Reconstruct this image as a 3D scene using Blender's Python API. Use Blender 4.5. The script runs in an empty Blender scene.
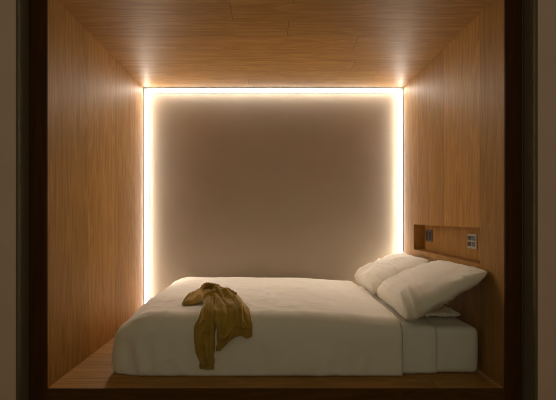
import bpy, bmesh, math, random
from mathutils import Vector, Matrix, noise
from mathutils.bvhtree import BVHTree

random.seed(7)
sc = bpy.context.scene
COL = sc.collection
U = 2.35 / 456.0            # working unit of the drawing, in metres
D = 2.2                     # distance from the camera to the mouth of the bed box
FL = 0.30                   # height of the bed platform above the room floor

# ------------------------------------------------------------------ helpers
def link(o, parent=None):
    COL.objects.link(o)
    if parent is not None:
        o.parent = parent
    return o

def obj(name, bm, mat, parent=None, smooth=True, solid=None, sub=0, bevel=None):
    me = bpy.data.meshes.new(name)
    bmesh.ops.recalc_face_normals(bm, faces=bm.faces) if not getattr(bm, 'keep', False) else None
    bm.to_mesh(me); bm.free()
    for p in me.polygons:
        p.use_smooth = smooth
    for m in (mat if isinstance(mat, (list, tuple)) else [mat]):
        me.materials.append(m)
    o = bpy.data.objects.new(name, me)
    link(o, parent)
    if bevel:
        b = o.modifiers.new('bevel', 'BEVEL'); b.width = bevel; b.segments = 2; b.limit_method = 'ANGLE'
    if solid:
        s = o.modifiers.new('solid', 'SOLIDIFY'); s.thickness = solid; s.offset = -1; s.use_rim = True
    if sub:
        s = o.modifiers.new('sub', 'SUBSURF'); s.levels = sub; s.render_levels = sub
    return o

def tag(o, label=None, cat=None, group=None, kind=None):
    if label: o['label'] = label
    if cat: o['category'] = cat
    if group: o['group'] = group
    if kind: o['kind'] = kind
    return o

def empty(name, loc=(0, 0, 0)):
    o = bpy.data.objects.new(name, None)
    o.empty_display_size = 0.1
    o.location = loc
    return link(o)

def add_box(bm, x0, x1, y0, y1, z0, z1):
    vs = [bm.verts.new((x, y, z)) for x in (x0, x1) for y in (y0, y1) for z in (z0, z1)]
    for f in ((0, 1, 3, 2), (4, 6, 7, 5), (0, 4, 5, 1), (2, 3, 7, 6), (0, 2, 6, 4), (1, 5, 7, 3)):
        bm.faces.new([vs[i] for i in f])

def box_bm(*boxes):
    bm = bmesh.new()
    for b in boxes:
        add_box(bm, *b)
    return bm

def smooth01(t):
    t = max(0.0, min(1.0, t))
    return t * t * (3 - 2 * t)

def fbm(x, y, z, o=3):
    return noise.fractal(Vector((x, y, z)), 1.0, 2.0, o)

# ------------------------------------------------------------------ materials
class NT:
    def __init__(s, name):
        s.m = bpy.data.materials.new(name); s.m.use_nodes = True
        s.t = s.m.node_tree; s.b = s.t.nodes['Principled BSDF']
    def n(s, t, **kw):
        n = s.t.nodes.new(t)
        for k, v in kw.items():
            setattr(n, k, v)
        return n
    def l(s, a, b):
        s.t.links.new(a, b)
    def math(s, op, a, b=None, c=None):
        n = s.n('ShaderNodeMath', operation=op)
        for i, v in enumerate((a, b, c)):
            if v is None: continue
            if isinstance(v, (int, float)): n.inputs[i].default_value = v
            else: s.l(v, n.inputs[i])
        return n.outputs[0]
    def comb(s, x, y, z):
        n = s.n('ShaderNodeCombineXYZ')
        for i, v in enumerate((x, y, z)):
            if isinstance(v, (int, float)): n.inputs[i].default_value = v
            else: s.l(v, n.inputs[i])
        return n.outputs[0]
    def noise(s, vec, scale=1.0, detail=4.0, rough=0.55, dist=0.0):
        n = s.n('ShaderNodeTexNoise')
        n.inputs['Scale'].default_value = scale; n.inputs['Detail'].default_value = detail
        n.inputs['Roughness'].default_value = rough; n.inputs['Distortion'].default_value = dist
        s.l(vec, n.inputs['Vector'])
        return n.outputs['Fac']
    def ramp(s, fac, stops):
        n = s.n('ShaderNodeValToRGB'); e = n.color_ramp.elements
        while len(e) < len(stops): e.new(0.5)
        for el, (p, c) in zip(e, stops):
            el.position = p; el.color = (c[0], c[1], c[2], 1)
        s.l(fac, n.inputs['Fac'])
        return n.outputs['Color']

def mix_col(nt, fac, a, b, mode='MIX'):
    n = nt.n('ShaderNodeMix', data_type='RGBA', blend_type=mode)
    if isinstance(fac, (int, float)): n.inputs[0].default_value = fac
    else: nt.l(fac, n.inputs[0])
    for i, v in ((6, a), (7, b)):
        if isinstance(v, tuple): n.inputs[i].default_value = (v[0], v[1], v[2], 1)
        else: nt.l(v, n.inputs[i])
    return n.outputs[2]

def oak(name, along, across, width, off=0.0, joint=None, tint=(1, 1, 1), val=1.0, rough=0.50, seed=0.0, seam=0.0022):
    """veneered oak boards: grain runs along one axis, boards are laid across another"""
    t = NT(name)
    tc = t.n('ShaderNodeTexCoord'); sp = t.n('ShaderNodeSeparateXYZ'); t.l(tc.outputs['Object'], sp.inputs[0])
    ax = {'x': 0, 'y': 1, 'z': 2}
    al = sp.outputs[ax[along]]; ac = sp.outputs[ax[across]]
    k = t.math('DIVIDE', t.math('ADD', ac, off), width)
    idx = t.math('FLOOR', k); fr = t.math('FRACT', k)
    wn0 = t.n('ShaderNodeTexWhiteNoise', noise_dimensions='1D'); t.l(t.math('ADD', idx, seed), wn0.inputs['W'])
    ids = wn0.outputs['Value']
    jseam = None
    if joint:
        jk = t.math('ADD', t.math('DIVIDE', al, joint), t.math('MULTIPLY', ids, 7.3))
        ji = t.math('FLOOR', jk); jf = t.math('FRACT', jk)
        wn1 = t.n('ShaderNodeTexWhiteNoise', noise_dimensions='2D')
        t.l(t.comb(t.math('ADD', idx, seed), ji, 0), wn1.inputs['Vector'])
        ids = wn1.outputs['Value']
        jseam = t.math('LESS_THAN', t.math('MINIMUM', jf, t.math('SUBTRACT', 1.0, jf)), seam / joint)
    sh = t.math('MULTIPLY', ids, 31.0)
    # slow figure (cathedrals), medium grain, fine pores
    v1 = t.comb(t.math('MULTIPLY', al, 0.9), t.math('MULTIPLY', ac, 9.0), sh)
    f1 = t.noise(v1, 1.0, 3.0, 0.5, 0.6)
    ring = t.math('FRACT', t.math('MULTIPLY', f1, 9.0))
    ring = t.math('POWER', t.math('ABSOLUTE', t.math('SUBTRACT', t.math('MULTIPLY', ring, 2.0), 1.0)), 1.6)
    v2 = t.comb(t.math('MULTIPLY', al, 2.2), t.math('MULTIPLY', ac, 42.0), sh)
    f2 = t.noise(v2, 1.0, 5.0, 0.62)
    v3 = t.comb(t.math('MULTIPLY', al, 14.0), t.math('MULTIPLY', ac, 420.0), sh)
    f3 = t.noise(v3, 1.0, 2.0, 0.5)
    g = t.math('ADD', t.math('MULTIPLY', f2, 0.56), t.math('ADD', t.math('MULTIPLY', ring, 0.22), t.math('MULTIPLY', f3, 0.16)))
    c = t.ramp(g, [(0.16, (0.2453 * val, 0.1134 * val, 0.0250 * val)), (0.50, (0.3760 * val, 0.1913 * val, 0.0476 * val)),
                   (0.84, (0.4796 * val, 0.2646 * val, 0.0759 * val))])
    # each board a little lighter or darker, warmer or cooler
    bv = t.math('ADD', 0.87, t.math('MULTIPLY', ids, 0.27))
    cc = t.n('ShaderNodeCombineColor')
    t.l(t.math('MULTIPLY', bv, tint[0]), cc.inputs[0]); t.l(t.math('MULTIPLY', bv, tint[1]), cc.inputs[1]); t.l(t.math('MULTIPLY', bv, tint[2]), cc.inputs[2])
    c = mix_col(t, 1.0, c, cc.outputs[0], 'MULTIPLY')
    s = t.math('LESS_THAN', t.math('MINIMUM', fr, t.math('SUBTRACT', 1.0, fr)), seam / width)
    if jseam is not None:
        s = t.math('MAXIMUM', s, jseam)
    c = mix_col(t, t.math('MULTIPLY', s, 0.55), c, (0.07, 0.033, 0.012))
    t.l(c, t.b.inputs['Base Color'])
    t.b.inputs['Roughness'].default_value = rough
    t.b.inputs['Specular IOR Level'].default_value = 0.14
    bp = t.n('ShaderNodeBump'); bp.inputs['Strength'].default_value = 0.14; bp.inputs['Distance'].default_value = 0.002
    t.l(t.math('SUBTRACT', g, t.math('MULTIPLY', s, 0.8)), bp.inputs['Height']); t.l(bp.outputs[0], t.b.inputs['Normal'])
    return t.m

def fabric(name, col, rough=0.95, weave=900.0, bump=0.25, sheen=0.15, vary=0.06, low=6.0):
    t = NT(name)
    tc = t.n('ShaderNodeTexCoord')
    f = t.noise(tc.outputs['Object'], weave, 2.0, 0.6)
    g = t.noise(tc.outputs['Object'], low, 3.0, 0.5)
    h = t.math('ADD', t.math('MULTIPLY', f, 0.6), t.math('MULTIPLY', g, 0.4))
    c = t.ramp(h, [(0.3, tuple(v * (1 - vary) for v in col)), (0.7, tuple(min(1, v * (1 + vary)) for v in col))])
    t.l(c, t.b.inputs['Base Color'])
    t.b.inputs['Roughness'].default_value = rough
    t.b.inputs['Specular IOR Level'].default_value = 0.15
    t.b.inputs['Sheen Weight'].default_value = sheen
    bp = t.n('ShaderNodeBump'); bp.inputs['Strength'].default_value = bump; bp.inputs['Distance'].default_value = 0.0012
    t.l(f, bp.inputs['Height']); t.l(bp.outputs[0], t.b.inputs['Normal'])
    return t.m

def plaster(name, col, scale=5.0, vary=0.05, rough=0.9):
    t = NT(name)
    tc = t.n('ShaderNodeTexCoord')
    g = t.noise(tc.outputs['Object'], scale, 5.0, 0.6)
    c = t.ramp(g, [(0.3, tuple(v * (1 - vary) for v in col)), (0.7, tuple(v * (1 + vary) for v in col))])
    t.l(c, t.b.inputs['Base Color']); t.b.inputs['Roughness'].default_value = rough
    t.b.inputs['Specular IOR Level'].default_value = 0.2
    f = t.noise(tc.outputs['Object'], 160.0, 3.0, 0.6)
    bp = t.n('ShaderNodeBump'); bp.inputs['Strength'].default_value = 0.08; bp.inputs['Distance'].default_value = 0.002
    t.l(f, bp.inputs['Height']); t.l(bp.outputs[0], t.b.inputs['Normal'])
    return t.m

def plain(name, col, rough=0.5, metal=0.0, spec=0.5):
    t = NT(name)
    tc = t.n('ShaderNodeTexCoord')
    g = t.noise(tc.outputs['Object'], 40.0, 3.0, 0.6)
    c = t.ramp(g, [(0.3, tuple(v * 0.94 for v in col)), (0.7, tuple(min(1, v * 1.06) for v in col))])
    t.l(c, t.b.inputs['Base Color']); t.b.inputs['Roughness'].default_value = rough
    t.b.inputs['Metallic'].default_value = metal; t.b.inputs['Specular IOR Level'].default_value = spec
    return t.m

def glow(name, col, strength):
    t = NT(name)
    t.b.inputs['Base Color'].default_value = (0.8, 0.8, 0.8, 1)
    t.b.inputs['Emission Color'].default_value = (*col, 1)
    t.b.inputs['Emission Strength'].default_value = strength
    return t.m

PW = 0.232
M_LEFT = oak('oak_left', 'z', 'y', .466, off=0.112, seed=9.0)
M_RIGHT = oak('oak_right', 'z', 'y', .509, off=0.094, seed=14.0)
M_CEIL = oak('oak_ceiling', 'x', 'y', 0.215, off=0.03, joint=2.9, seed=23.0)
M_FLOOR = oak('oak_floor', 'x', 'y', 0.215, off=0.03, joint=2.9, seed=29.0)
M_SHELF = oak('oak_shelf', 'y', 'x', 0.6, off=0.0, seed=41.0, seam=0.0)
M_DARK = oak('dark_oak', 'z', 'x', 0.6, off=0.3, seed=5.0, val=0.20, tint=(1.0, 0.72, 0.6), seam=0.0, rough=0.6)
M_DARKH = oak('dark_oak_rail', 'x', 'z', 0.6, off=0.3, seed=5.0, val=0.27, tint=(1.0, 0.8, 0.65), seam=0.0, rough=0.6)
M_BACK = plaster('back_plaster', (0.45, 0.39, 0.315), 3.0, 0.03)
M_WALL = plaster('room_plaster', (0.80, 0.56, 0.45), 4.0, 0.04)
M_ROOMF = oak('room_floor', 'x', 'y', 0.18, joint=1.8, seed=60.0, val=0.6)
M_DUVET = fabric('duvet_cotton', (0.85, 0.79, 0.69), vary=0.015)
M_SHEET = fabric('sheet_cotton', (0.80, 0.77, 0.70), vary=0.015)
M_MATT = fabric('fitted_sheet', (0.78, 0.745, 0.68), vary=0.02)
M_PILL = fabric('pillow_cotton', (0.83, 0.775, 0.67), vary=0.015)
M_KNIT = fabric('mustard_knit', (0.41, 0.25, 0.034), weave=420.0, bump=0.6, sheen=0.3, vary=0.22, low=30.0)
M_KNITD = fabric('mustard_rib', (0.35, 0.21, 0.028), weave=420.0, bump=0.6, sheen=0.3, vary=0.22, low=30.0)
M_LED = glow('led_diffuser', (1.0, 0.885, 0.755), 60.0)
M_LEDT = glow('led_diffuser_top', (1.0, 0.885, 0.755), 45.0)
M_FLANGE = plain('grey_flange', (0.17, 0.165, 0.16), 0.7, 0.0, 0.2)
M_DAMPER = plain('dark_damper', (0.10, 0.085, 0.062), 0.9, 0.0, 0.1)
M_REVEAL = plain('reveal_dark', (0.16, 0.125, 0.08), 0.8, 0.0, 0.15)  # reveal lining, darker than the wall plaster
M_UNLIT = plain('white_unlit', (0.8, 0.8, 0.8), 0.6, 0.0, 0.2)
M_ALU = plain('aluminium', (0.62, 0.61, 0.60), 0.35, 1.0)
M_STEEL = plain('brushed_steel', (0.55, 0.54, 0.52), 0.38, 0.9)
M_BLACK = plain('dark_plastic', (0.018, 0.017, 0.016), 0.45)
M_GREYP = plain('grey_plastic', (0.12, 0.11, 0.10), 0.45)

# ------------------------------------------------------------------ the setting
XL, XR = -222 * U, 234 * U
YF, YW = D, D * 1.769      # mouth of the box, end of its oak lining
YB = YW + .030             # back wall; the light slot runs between lining and wall
Z0, Z1 = FL, FL + 398.2 * U
T = 0.02
def struct(name, bm, mat, **k):
    return tag(obj(name, bm, mat, smooth=False, **k), kind='structure')

struct('wall_left', box_bm((XL - T, XL, YF + .001, YW, Z0 - T, Z1 + T)), M_LEFT)
struct('ceiling', box_bm((XL, XR, YF + .001, YW, Z1, Z1 + T)), M_CEIL)
struct('floor', box_bm((XL, XR, YF + .001, YB, Z0 - T, Z0)), M_FLOOR)
struct('wall_back', box_bm((XL - T, XR + T, YB, YB + T, Z0 - T, Z1 + T)), M_BACK)

# right wall with the opening of the shelf recess
NY0, NY1 = D * 1.114, D * 1.625           # near and far end of the recess
NZ0, NZ1 = FL + 118.5 * U, FL + 159.0 * U   # shelf surface and top of the opening
NX = XR + 0.089
bm = box_bm((XR, XR + T, YF + .001, NY0, Z0 - T, Z1 + T), (XR, XR + T, NY1, YW, Z0 - T, Z1 + T),
            (XR, XR + T, NY0, NY1, NZ1, Z1 + T), (XR, XR + T, NY0, NY1, Z0 - T, NZ0 - 0.040))
bmesh.ops.remove_doubles(bm, verts=bm.verts, dist=1e-5)
struct('wall_right', bm, M_RIGHT)

# dark timber edge of the box, then the plaster wall it is let into
FW0, FW1 = -240 * U, 251 * U
struct('trim_1', box_bm((FW0, XL - .0005, YF - .012, YF, Z0 - .095, Z1 + .095)), M_DARK, bevel=.002)
struct('trim_2', box_bm((XR + .0005, FW1, YF - .012, YF, Z0 - .095, Z1 + .095)), M_DARK, bevel=.002)
struct('trim_3', box_bm((XL, XR, YF - .012, YF, Z1 + .0005, Z1 + .095)), M_DARKH, bevel=.002)
struct('trim_4', box_bm((XL, XR, YF - .012, YF, Z0 - .095, Z0 - .0005)), M_DARKH, bevel=.002)
struct('trim_5', box_bm((FW1 + .001, FW1 + .008, YF - .004, YF + .02, Z0 - .095, Z1 + .095)), M_ALU)
WY = 2.10
WT, WB = Z1 + .10, Z0 - .10
bm = box_bm((-3.2, FW0 - .014, WY, YF + .12, 0, 2.9), (FW1 + .024, 3.2, WY, YF + .12, 0, 2.9),
            (FW0 - .014, FW1 + .024, WY, YF + .12, WT, 2.9), (FW0 - .014, FW1 + .024, WY, YF + .12, 0, WB))
struct('wall_front', bm, M_WALL)
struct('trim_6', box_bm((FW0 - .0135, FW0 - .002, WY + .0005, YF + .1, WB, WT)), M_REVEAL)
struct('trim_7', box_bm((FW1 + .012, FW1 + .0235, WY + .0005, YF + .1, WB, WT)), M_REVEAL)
struct('floor_room', box_bm((-3.2, 3.2, -3.0, WY, -.02, 0)), M_ROOMF)

# ------------------------------------------------------------------ recess in the right wall
t = empty('wall_shelf', (XR, (NY0 + NY1) / 2, NZ0))
tag(t, 'long oak shelf recess cut into the right wall above the pillows', 'shelf')
def child(name, bm, mat, parent, **k):
    bmesh.ops.translate(bm, verts=bm.verts, vec=-Vector(parent.location))
    return obj(name, bm, mat, parent, **k)
child('back_panel', box_bm((NX, NX + .012, NY0 - .012, NY1 + .012, NZ0 - .012, NZ1 + .012)), M_RIGHT, t, smooth=False)
child('side_panel', box_bm((XR + T, NX, NY1, NY1 + .012, NZ0, NZ1)), M_RIGHT, t, smooth=False)
child('side_panel', box_bm((XR + T, NX, NY0 - .012, NY0, NZ0, NZ1)), M_RIGHT, t, smooth=False)
child('top_panel', box_bm((XR + T, NX, NY0 - .012, NY1 + .012, NZ1, NZ1 + .012)), M_SHELF, t, smooth=False)
child('shelf_board', box_bm((XR - .002, NX, NY0, NY1, NZ0 - .036, NZ0)), M_SHELF, t, smooth=False, bevel=.0015)

# sockets and switches on the back of the recess (they face -x)
def plate(name, label, cat, y0, y1, zc, h, matp, kind):
    t = empty(name, (NX, (y0 + y1) / 2, zc)); tag(t, label, cat)
    child('face_plate', box_bm((NX - .008, NX - .0005, y0, y1, zc - h / 2, zc + h / 2)), matp, t, smooth=False, bevel=.002)
    yc = (y0 + y1) / 2
    w = (y1 - y0)
    for s in (-1, 1):
        if kind == 'socket':
            a, b = yc + s * w * .24 - w * .17, yc + s * w * .24 + w * .17
            c = child('socket', box_bm((NX - .0105, NX - .0078, a, b, zc - h * .36, zc + h * .36)), M_BLACK, t, smooth=False, bevel=.0015)
        else:
            a, b = yc + s * w * .235 - w * .19, yc + s * w * .235 + w * .19
            bm = bmesh.new()
            for q in (-1, 1):
                add_box(bm, NX - .0115, NX - .0078, a, b, zc + q * h * .2 - h * .15, zc + q * h * .2 + h * .15)
            c = child('rocker', bm, M_BLACK if s > 0 else M_GREYP, t, smooth=False, bevel=.0015)
    return t
ZP = FL + 142.0 * U
plate('power_socket', 'dark double socket plate at the far end of the oak wall recess', 'socket', D * 1.545, D * 1.605, FL + 141.5 * U, .098, M_GREYP, 'socket')
plate('light_switch', 'steel switch plate with dark rockers at the near end of the oak recess', 'switch', D * 1.212, D * 1.265, FL + 141.0 * U, .094, M_STEEL, 'switch')

# ------------------------------------------------------------------ LED strip round the back wall
t = empty('light_strip', (0, YB, Z1)); tag(t, 'glowing white LED strip edging the back wall of the box', 'light strip')
e = .001; IN = .014; CN = .030      # the sloping diffuser stands 2 cm proud of the lining at the wall side
def wedge(p0, p1, inward):
    """bar along p0-p1 filling the slot; its face leans a little towards the room"""
    p0, p1, n = Vector(p0), Vector(p1), Vector(inward); d = Vector((0, YB - YW - 2 * e, 0))
    bm = bmesh.new(); R_ = []
    for p in (p0, p1):
        R_.append([bm.verts.new(q) for q in (p - n * .010, p, p + d + n * IN, p + d - n * .010)])
    for q in range(4):
        bm.faces.new((R_[0][q], R_[0][(q + 1) % 4], R_[1][(q + 1) % 4], R_[1][q]))
    bm.faces.new(R_[0]); bm.faces.new(R_[1][::-1])
    return bm
child('diffuser', wedge((XL, YW + e, Z0 + e), (XL, YW + e, Z1 - CN), (1, 0, 0)), M_LED, t, smooth=False)
child('diffuser', wedge((XR, YW + e, Z0 + e), (XR, YW + e, Z1 - CN), (-1, 0, 0)), M_LED, t, smooth=False)
child('diffuser', wedge((XL + CN, YW + e, Z1), (XR - CN, YW + e, Z1), (0, 0, -1)), M_LEDT, t, smooth=False)

for x, n in ((XL, 1), (XR, -1)):      # white unlit corner blocks added to keep glow off the oak
    child('unlit_corner', wedge((x, YW + e, Z1 - CN + e), (x, YW + e, Z1 - e), (n, 0, 0)), M_UNLIT, t, smooth=False)
FL_W, FL_T = .028, .0008  # grey channel flanges on the back wall, darkened to hold down the glow
child('glow_damper', box_bm((XL + IN, XL + IN + FL_W, YB - FL_T, YB - .0003, Z0 + e, Z1 - IN)), M_FLANGE, t, smooth=False)
child('glow_damper', box_bm((XR - IN - FL_W, XR - IN, YB - FL_T, YB - .0003, Z0 + e, Z1 - IN)), M_FLANGE, t, smooth=False)
child('glow_damper', box_bm((XL + IN + FL_W, XR - IN - FL_W, YB - FL_T, YB - .0003, Z1 - IN - FL_W, Z1 - IN)), M_FLANGE, t, smooth=False)

FL_L = .045              # dark strips added on the lining's end to keep its glow from blowing out
child('glow_damper', box_bm((XL, XL + FL_T, YW - FL_L, YW, Z0 + e, Z1)), M_DAMPER, t, smooth=False)
child('glow_damper', box_bm((XR - FL_T, XR, YW - FL_L, YW, Z0 + e, Z1)), M_DAMPER, t, smooth=False)
child('glow_damper', box_bm((XL + FL_T, XR - FL_T, YW - FL_L, YW, Z1 - FL_T, Z1)), M_DAMPER, t, smooth=False)

# ------------------------------------------------------------------ bed linen
def rbox_grid(lo, hi, step, faces):
    """points on the chosen faces of a box as a quad mesh, welded"""
    bm = bmesh.new()
    lo, hi = Vector(lo), Vector(hi)
    n = [max(2, int(round((hi[i] - lo[i]) / step))) for i in range(3)]
    def lerp(i, k): return lo[i] + (hi[i] - lo[i]) * k / n[i]
    def grid(a, b, c, side):
        V = {}
        for i in range(n[a] + 1):
            for j in range(n[b] + 1):
                p = [0, 0, 0]; p[a] = lerp(a, i); p[b] = lerp(b, j); p[c] = (hi if side > 0 else lo)[c]
                V[i, j] = bm.verts.new(p)
        for i in range(n[a]):
            for j in range(n[b]):
                q = (V[i, j], V[i + 1, j], V[i + 1, j + 1], V[i, j + 1])
                up = (a, b, c) in ((0, 1, 2), (1, 2, 0), (2, 0, 1))
                bm.faces.new(q if up == (side > 0) else q[::-1])
    for f in faces:
        c, side = {'x': 0, 'y': 1, 'z': 2}[f[1]], (1 if f[0] == '+' else -1)
        a, b = [(1, 2), (0, 2), (0, 1)][c]
        grid(a, b, c, side)
    bmesh.ops.remove_doubles(bm, verts=bm.verts, dist=1e-5)
    return bm

def round_off(p, lo, hi, rl, rh):
    """push a point of the box surface onto the box with elliptical rounded edges"""
    q = Vector(p); c = Vector(p); d = Vector((0, 0, 0)); r = [1, 1, 1]
    for i in range(3):
        a, b = lo[i] + rl[i], hi[i] - rh[i]
        if q[i] < a: c[i] = a; r[i] = rl[i]; d[i] = (q[i] - a) / rl[i]
        elif q[i] > b: c[i] = b; r[i] = rh[i]; d[i] = (q[i] - b) / rh[i]
    m = max(abs(v) for v in d)
    if d.length < 1e-9: return q, Vector((0, 0, 1))
    nz = sum(abs(v) > 1e-6 for v in d)
    # equal-angle spread of the samples round the curve
    if nz >= 2:
        d2 = Vector([math.tan(v * math.pi / 4) if abs(v) <= 1 else v for v in d])
        d = d2.normalized()
    else:
        d = d.normalized()
    out = Vector([c[i] + d[i] * r[i] for i in range(3)])
    nrm = Vector([d[i] / max(r[i], 1e-6) for i in range(3)]).normalized()
    return out, nrm

MX0, MX1 = -158 * U, 229 * U
MY0, MY1 = D * 1.092, D * 1.733
MZ1 = FL + 50 * U

# mattress
lo, hi = (MX0, MY0, FL + .001), (MX1, MY1, MZ1)
bm = rbox_grid(lo, hi, .02, ('+x', '-x', '+y', '-y', '+z', '-z'))
R = .035
def matt_w(p):
    w = 0.0025 * fbm(p.x * 9, p.y * 5, p.z * 3) * (1 if p.z > FL + .01 else 0)
    k = 1 - smooth01((p.y - MY0 - .01) / .03)    # upright puckers of the fitted sheet
    w += k * 0.0035 * fbm(p.x * 26, 3.1, p.z * 4.0, 2)
    w += k * .006 * math.sin(math.pi * max(0, min(1, (p.z - FL) / (MZ1 - FL))))
    return w
for v in bm.verts:
    p, nrm = round_off(v.co, lo, hi, (R, R, .012), (R, R, R))
    v.co = p + nrm * matt_w(p)
tag(obj('mattress', bm, M_MATT), 'low mattress in a white fitted sheet on the oak platform', 'mattress')

# flat sheet, laid over the mattress and showing between duvet and pillows
lo, hi = (118 * U, MY0 - .008, FL + .004), (182 * U, MY1 - .02, MZ1 + .008)
bm = rbox_grid(lo, hi, .016, ('-y', '+z'))
for v in bm.verts:
    p, nrm = round_off(v.co, (lo[0] - 1, lo[1], lo[2] - 1), (hi[0] + 1, hi[1] + 1, hi[2]), (R, R, R), (R, R, R))
    w = matt_w(p) - .0045 * smooth01((p.x - 170 * U) / (11 * U)) + 0.0012 * max(0, fbm(p.x * 8, p.y * 4, p.z * 5))
    v.co = p + nrm * w
tag(obj('flat_sheet', bm, M_SHEET, solid=.002), 'smooth white top sheet band between the duvet edge and the pillows', 'sheet')

# duvet
DX0, DX1 = -171 * U, 143 * U
DY0, DY1 = D * 1.071, D * 1.748
DZ1 = FL + 67 * U
lo, hi = (DX0, DY0, FL + .003), (DX1, DY1, DZ1)
bm = rbox_grid(lo, hi, .0135, ('-x', '-y', '+y', '+z'))
RL, RH = (40 * U, 18 * U, .001), (.001, 9 * U, 22 * U)
def duvet_noise(p):
    w = 0.010 * fbm(p.x * 1.9 + 4, p.y * 2.3, p.z * 2.3, 2)
    w += 0.0045 * fbm(p.x * 6, p.y * 5 + 9, p.z * 4, 3)
    c = 1 - abs(fbm(p.x * 3.1 + 2, p.y * 4.7, p.z * 3 + 5, 2)) * 5.0
    w += 0.005 * max(0, c) ** 2
    return w
def duvet_point(q):
    p, nrm = round_off(q, (lo[0], lo[1], lo[2] - 1), (hi[0] + 1, hi[1], hi[2]), RL, RH)
    hem = max(0, (p.x - (DX1 - .016)) / .016) ** 2 * .010
    h = (p.z - FL) / (DZ1 - FL)
    # thins towards the hem beside the pillows
    k = smooth01((p.x - 40 * U) / (DX1 - 40 * U))
    p.z = FL + (p.z - FL) * (1 - 0.10 * k)
    p.z -= 10 * U * max(0, h) * math.exp(-((p.x - DX0) / (30 * U)) ** 2 - ((p.y - DY0) / .40) ** 2)   # the corner droops
    w = duvet_noise(p)
    side = 1 - smooth01((h - .3) / .5)
    w *= (1 - .35 * k)
    if p.y < DY0 + .06 or p.x < DX0 + .06:
        w += .011 * math.sin(math.pi * min(1, max(0, h)) ) * (1 - k)
        # gathers near the foot, deepest at the corner
        cor = math.exp(-((p.x - DX0) / .22) ** 2)
        a = p.x * 1.0 + p.y * 1.0
        w += (.0020 + .012 * cor) * math.sin(a * 62 + 3 * fbm(a * 5, p.z * 3, 0, 2)) * side
    if h < .12 and (p.y < DY0 + .1 or p.x < DX0 + .1):
        w -= .006 * (1 - h / .12) ** 2
    w = max(w, -.004)
    out = p + nrm * (w - hem * (1 if h > .3 else .6))
    out.z = max(out.z, FL + .002); out.y = min(out.y, DY1 + .012)
    return out
for v in bm.verts:
    v.co = duvet_point(v.co)
DUVET_BVH = BVHTree.FromBMesh(bm)
tag(obj('duvet', bm, M_DUVET, solid=.010), 'puffy white duvet spread over the bed and hanging down its front', 'duvet')

# pillows: length along y, width leaning up the wall
def pillow_bm(a, b, th, seed, flap=0.0):
    bm = bmesh.new(); N, Mv = 84, 64
    def pt(i, j, side):
        u = -1 + 2 * i / N; v = -1 + 2 * j / Mv
        u = math.sin(u * math.pi / 2) * .45 + u * .55; v = math.sin(v * math.pi / 2) * .45 + v * .55
        rc = 1 - .055 * u ** 6 * v ** 6                      # blunt corners
        x = a * u * rc * (1 - .03 * (1 - v * v)); y = b * v * rc * (1 - .05 * (1 - u * u))
        eu = max(0, 1 - abs(u) ** (3.2 if u > 0 else 4.2)) ** .5
        ev = max(0, 1 - abs(v) ** (4.6 if v < 0 else 2.3)) ** (.46 if v < 0 else .6)
        e = eu * ev
        z = th * e * ((1 - .34 * v) if side > 0 else (.78 + .1 * v))
        f = .012 * fbm(u * 2.0 + seed, v * 1.7, side, 3) + .008 * (1 - min(1, abs(fbm(u * 1.3 + seed, v * 2.6 + 3, side, 2)) * 5)) ** 2
        z += f * min(1, e * 2.2)
        # gathers running in from the corners
        cr = math.hypot(abs(u) - 1, abs(v) - 1)
        z += .006 * math.exp(-(cr / .35) ** 2) * math.sin(math.atan2(1 - abs(v), 1 - abs(u) + 1e-6) * 9 + seed) * min(1, e * 3)
        sl = 0
        if flap and side > 0:                                # fold of the loose pillowcase corner
            m = smooth01((u - .45) / .35)
            d = (v + .76 - .30 * (1 - u)) / .058
            sl = flap * m * (.55 * math.exp(-(d + 1.5) ** 2) - math.exp(-d * d) + .8 * math.exp(-(d - 1.7) ** 2))
        z = max(z, 0) * side + sl * min(1, e * 3)
        ed = .004 * fbm(u * 3 + seed, v * 3, 4, 2)
        return Vector((x + ed + sl * .5, y + ed, z))
    V = {}
    for side in (1, -1):
        for i in range(N + 1):
            for j in range(Mv + 1):
                if i in (0, N) or j in (0, Mv):
                    if side == -1: V[i, j, -1] = V[i, j, 1]; continue
                V[i, j, side] = bm.verts.new(pt(i, j, side))
    for side in (1, -1):
        for i in range(N):
            for j in range(Mv):
                q = [V[i, j, side], V[i + 1, j, side], V[i + 1, j + 1, side], V[i, j + 1, side]]
                bm.faces.new(q if side > 0 else q[::-1])
    return bm

def frame(origin, ldir, wdir):
    """matrix with x along the pillow's length, y along its width"""
    x = Vector(ldir).normalized(); w = Vector(wdir); w = (w - x * w.dot(x)).normalized(); z = x.cross(w)
    return Matrix((x, w, z)).transposed().to_4x4(), Vector(origin)

def pillow(label, origin, ldir, wdir, a, b, th, seed, deform=None, group=None, flap=0.0):
    bm = pillow_bm(a, b, th, seed, flap)
    m, o = frame(origin, ldir, wdir)
    for v in bm.verts:
        v.co = m @ v.co
        if deform: v.co = deform(v.co + o) - o
    bvh = BVHTree.FromBMesh(bm)
    ob = obj('pillow', bm, M_PILL)
    ob.location = o
    tag(ob, label, 'pillow', group)
    return bvh, o

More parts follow.
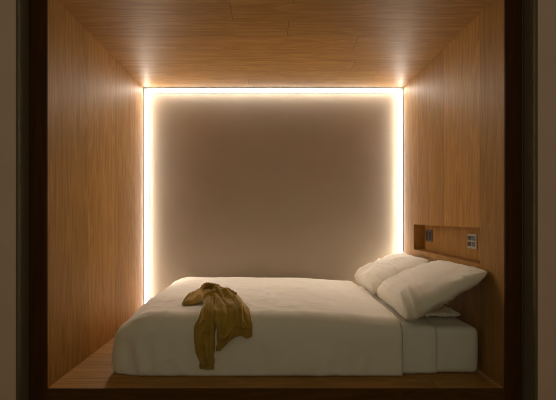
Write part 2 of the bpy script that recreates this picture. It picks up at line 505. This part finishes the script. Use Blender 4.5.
def lean_clip(p):
    p = Vector(p)
    lim = XR - .003
    if p.x > lim - .010:                       # press against the wall
        p.x = lim - .010 * math.exp(-(p.x - lim + .010) / .010)
    zf = MZ1 + .016
    if p.z < zf + .03:                        # press into the bed
        p.z = zf + .03 * math.exp((p.z - zf - .03) / .03)
    return p
ang = math.radians(30.5)
wd = (math.cos(ang), 0, math.sin(ang))
BP, BO = pillow('front white pillow leaning up the right wall, its end towards the room', (192 * U, D * 1.232, FL + 86 * U), (-.05, -1, .02), wd, .390, .270, .098, 1.3, lean_clip, flap=.034)
pillow('rear white pillow leaning in the back corner below the light strip', (189 * U, D * 1.588, FL + 84 * U), (.0, -1, 0), wd, .345, .255, .090, 5.7, lean_clip)
def under_clip(p):
    p = Vector(p)
    p.x = min(p.x, XR - .006)
    zf = MZ1 + .006
    if p.z < zf + .02: p.z = zf + .02 * math.exp((p.z - zf - .02) / .02)
    h = BP.ray_cast(Vector((p.x, p.y, FL)) - BO, Vector((0, 0, 1)))[0]
    if h is not None: p.z = min(p.z, h.z + BO.z - .006)
    return p
pillow('flat white pillow half hidden underneath the front leaning pillow', (201 * U, D * 1.30, FL + 57 * U), (0, -1, 0), (1, 0, 0), .31, .12, .036, 9.1, under_clip)

# ------------------------------------------------------------------ mustard sweater thrown over the front edge
BODY_L = [(-0.351, 2.547, 0.644), (-0.317, 2.402, 0.632), (-0.298, 2.365, 0.594), (-0.289, 2.349, 0.548), (-0.289, 2.346, 0.498), (-0.293, 2.351, 0.445)]
BODY_R = [(-0.337, 2.738, 0.644), (-0.272, 2.813, 0.645), (-0.208, 2.730, 0.646), (-0.150, 2.564, 0.645), (-0.109, 2.390, 0.623), (-0.097, 2.358, 0.578), (-0.102, 2.348, 0.528)]
HANG_L = [(-0.387, 2.541, 0.643), (-0.394, 2.388, 0.621), (-0.411, 2.364, 0.585), (-0.420, 2.352, 0.538), (-0.409, 2.353, 0.448), (-0.389, 2.354, 0.386), (-0.385, 2.357, 0.348)]
HANG_R = [(-0.332, 2.527, 0.648), (-0.305, 2.389, 0.627), (-0.299, 2.362, 0.588), (-0.304, 2.346, 0.533), (-0.307, 2.351, 0.449), (-0.309, 2.355, 0.385), (-0.309, 2.358, 0.344)]
ARM_L = [(-0.534, 2.604, 0.647), (-0.524, 2.729, 0.648), (-0.500, 2.849, 0.646), (-0.461, 2.896, 0.644), (-0.411, 2.862, 0.644), (-0.342, 2.720, 0.642)]
ARM_R = [(-0.519, 2.567, 0.646), (-0.475, 2.573, 0.646), (-0.440, 2.607, 0.644), (-0.412, 2.653, 0.643), (-0.382, 2.692, 0.643), (-0.341, 2.711, 0.642)]
BAND_L = [(-0.422, 2.633, 0.642), (-0.370, 2.632, 0.644), (-0.316, 2.701, 0.642), (-0.260, 2.689, 0.647), (-0.214, 2.648, 0.644)]
BAND_R = [(-0.380, 2.479, 0.644), (-0.336, 2.495, 0.645), (-0.290, 2.539, 0.646), (-0.242, 2.585, 0.644), (-0.201, 2.596, 0.642)]

def curve_at(pts, t):
    n = len(pts) - 1; f = min(max(t, 0), 1) * n; i = min(int(f), n - 1); f -= i
    p = [Vector(pts[max(0, min(n, i + k))]) for k in (-1, 0, 1, 2)]
    return 0.5 * ((2 * p[1]) + (p[2] - p[0]) * f + (2 * p[0] - 5 * p[1] + 4 * p[2] - p[3]) * f * f + (3 * p[1] - p[0] - 3 * p[2] + p[3]) * f ** 3)

def on_bed(p):
    """nearest point of the duvet with a softened normal"""
    loc, nrm, i, d = DUVET_BVH.find_nearest(p)
    n = nrm if nrm.dot(Vector((0, -1, 1))) > 0 else -nrm
    for dx, dy, dz in ((.02, 0, 0), (-.02, 0, 0), (0, .02, .01), (0, -.02, -.02)):
        q = DUVET_BVH.find_nearest(loc + Vector((dx, dy, dz)))[1]
        n = n + (q if q.dot(Vector((0, -1, 1))) > 0 else -q)
    return loc, n.normalized()

def cloth(name, Lc, Rc, h, mat, parent, nt=70, nc=40, t0=0.0, t1=1.0, under=None, notch=0.0, wob=.004, solid=.0045):
    bm = bmesh.new()
    def sheet(hf, ta, tb, n):
        V = {}
        for i in range(n + 1):
            t = ta + (tb - ta) * i / n
            for j in range(nc + 1):
                c = j / nc
                tt = t - notch * smooth01((t - .35) / .6) * dome(min(1, max(0, (c - .12) / .80)), 1.0)
                A, B = curve_at(Lc, tt), curve_at(Rc, tt)
                p = A.lerp(B, c)
                p += Vector((wob * fbm(t * 7, c * 5, 1.7, 2), 0, 0))
                s, nrm = on_bed(p)
                V[i, j] = bm.verts.new(s + nrm * max(.0055, hf(t, c)))
        for i in range(n):
            for j in range(nc):
                bm.faces.new((V[i, j], V[i, j + 1], V[i + 1, j + 1], V[i + 1, j]))
    sheet(h, t0, t1, nt)
    if under: sheet(under[0], under[1], under[2], 12)
    bmesh.ops.translate(bm, verts=bm.verts, vec=-Vector(parent.location))
    o = obj(name, bm, mat, parent, solid=solid)
    o.modifiers['solid'].offset = 1
    return o

def dome(c, p=.5):
    return max(0.0, 4 * c * (1 - c)) ** p
def ridge(x):
    return 1 - abs(math.sin(math.pi * x))

SW = empty('sweater', (-.28, 2.45, .645))
tag(SW, 'crumpled mustard yellow sweater draped over the front edge of the duvet', 'sweater')

def h_body(t, c):
    f = .040 * ridge(2.1 * c - 1.15 * t + .35 + .35 * fbm(c * 2, t * 2, 0, 2)) ** 1.8 + .014 * ridge(6.3 * c - 1.2 * t + .8 * fbm(c * 3, t * 3, 5, 2))
    f += .006 * fbm(c * 6, t * 5, 9, 3)
    top = .050 * (1 - smooth01(t / .9)) + .020
    top -= .012
    return dome(c, .42) * (top + f * (1.35 - .6 * t))
HEM = .86
cloth('body', BODY_L, BODY_R, lambda t, c: h_body(t, c), M_KNIT, SW, 80, 56, 0, HEM, notch=.15)
cloth('hem_band', BODY_L, BODY_R, lambda t, c: dome(c, .42) * (.018 + .016 * ridge(2.1 * c - .8) ** 1.8 + .014 * smooth01((t - HEM) / .12)) + .0015 * math.sin(c * 150), M_KNITD, SW, 14, 90, HEM - .004, 1.0,
      under=(lambda t, c: .0055, .76, .97), notch=.15)

def h_hang(t, c):
    f = .011 * ridge(1.7 * c + .25 + .25 * t + .3 * fbm(t * 2, c, 3, 2)) + .005 * ridge(3.9 * c - .5 * t) + .004 * fbm(c * 4, t * 9, 2, 3)
    pin = math.exp(-(t / .12) ** 2)
    return dome(c, .5) * (.012 + .036 * pin + 2.3 * f)
cloth('sleeve', HANG_L, HANG_R, h_hang, M_KNIT, SW, 90, 36, 0, .87)
cloth('cuff', HANG_L, HANG_R, lambda t, c: dome(c, .5) * (.018 + .003 * ridge(2 * c)) + .0012 * math.sin(c * 75), M_KNITD, SW, 12, 60, .866, 1.0)

def h_arm(t, c):
    f = .018 * ridge(2.1 * c + .6 * t) ** 1.5 + .014 * ridge(3.2 * t + .8 * c) + .006 * fbm(c * 4, t * 6, 7, 3)
    end = (1 - (1 - min(1, t / .16)) ** 2) ** .5
    return dome(c, .5) * (.022 + .018 * smooth01(t / .5) + f) * max(.12, end)
cloth('sleeve', ARM_L, ARM_R, h_arm, M_KNIT, SW, 60, 36)

def h_band(t, c):
    f = .008 * ridge(2.4 * c + .3 * t + .3 * fbm(t * 3, c, 8, 2)) + .005 * fbm(c * 4, t * 6, 3, 3)
    end = dome(min(.5, t * 1.1), .5) * (1 - .35 * smooth01((t - .6) / .4))
    return .022 + dome(c, .6) * (.050 + .030 * ridge(2 * c - .35 * t) ** 1.6 + 1.6 * f) * max(.15, end)
cloth('twisted_fold', BAND_L, BAND_R, h_band, M_KNIT, SW, 50, 34)

# ribbed collar: a tilted open ring at the back of the heap
def ring_tube(cen, ax, ay, r, n=64, m=14, tilt=0.5, gap=0.0):
    bm = bmesh.new(); V = {}
    cen = Vector(cen)
    for i in range(n):
        a = 2 * math.pi * i / n
        R_ = Vector((math.cos(a) * ax, math.sin(a) * ay, 0))
        z = math.sin(a) * tilt * ay + .006 * math.sin(3 * a + .7)
        rad = Vector((math.cos(a), math.sin(a), 0))
        for j in range(m):
            b = 2 * math.pi * j / m
            rr = r * (1 + .10 * math.sin(i * 2.4))
            p = cen + R_ + Vector((0, 0, z)) + rad * math.cos(b) * rr * .75 + Vector((0, 0, math.sin(b) * rr * 1.35))
            V[i, j] = bm.verts.new(p)
    for i in range(n):
        for j in range(m):
            bm.faces.new((V[i, j], V[(i + 1) % n, j], V[(i + 1) % n, (j + 1) % m], V[i, (j + 1) % m]))
    return bm
bm = ring_tube((-.392, 2.79, .645 + .050), .062, .070, .014, tilt=.45)
bmesh.ops.translate(bm, verts=bm.verts, vec=-Vector(SW.location))
obj('collar', bm, M_KNITD, SW)
# cloth of the back panel seen down through the neck opening
bm = bmesh.new(); V = {}
for i in range(13):
    for j in range(33):
        a = 2 * math.pi * j / 32; q = i / 12
        x, y = -.392 + .066 * q * math.cos(a), 2.79 + .074 * q * math.sin(a)
        s_, n_ = on_bed(Vector((x, y, .645)))
        V[i, j] = bm.verts.new(s_ + n_ * (.0065 + .046 * q ** 5 + .003 * fbm(x * 40, y * 40, 1, 2)) + Vector((0, 0, .45 * .074 * q ** 5 * math.sin(a))))
for i in range(12):
    for j in range(32):
        bm.faces.new((V[i, j], V[i + 1, j], V[i + 1, j + 1], V[i, j + 1]))
bmesh.ops.remove_doubles(bm, verts=bm.verts, dist=1e-6)
bmesh.ops.translate(bm, verts=bm.verts, vec=-Vector(SW.location))
obj('lining', bm, M_KNITD, SW, solid=.002)

# ------------------------------------------------------------------ camera, world, render settings
cam = bpy.data.cameras.new('camera'); co = bpy.data.objects.new('camera', cam); COL.objects.link(co)
F = D / U
cam.sensor_width = 36; cam.sensor_fit = 'HORIZONTAL'; cam.lens = 36 * F / 556
co.location = (0, 0, FL + 171 * U); co.rotation_euler = (math.pi / 2, 0, 0)
cam.shift_x = 8 / 556; cam.shift_y = 17 / 556
cam.clip_start = .02
sc.camera = co

fill_light = bpy.data.lights.new('room_fill', 'POINT'); fill_light.energy = 15; fill_light.color = (.96, .88, .56); fill_light.shadow_soft_size = .30
lo_ = bpy.data.objects.new('room_fill', fill_light); lo_.location = (0, -.35, 1.35); COL.objects.link(lo_)  # unseen fill light added behind the camera to grade the outer wall
w = bpy.data.worlds.new('world'); sc.world = w; w.use_nodes = True
bg = w.node_tree.nodes['Background']
bg.inputs[0].default_value = (.98, .89, .60, 1); bg.inputs[1].default_value = 0.105
sc.view_settings.view_transform = 'Standard'; sc.view_settings.look = 'None'
sc.view_settings.exposure = 0; sc.view_settings.gamma = 1; sc.view_settings.use_curve_mapping = False
sc.cycles.filter_width = 1.0; sc.cycles.max_bounces = 12; sc.cycles.diffuse_bounces = 8
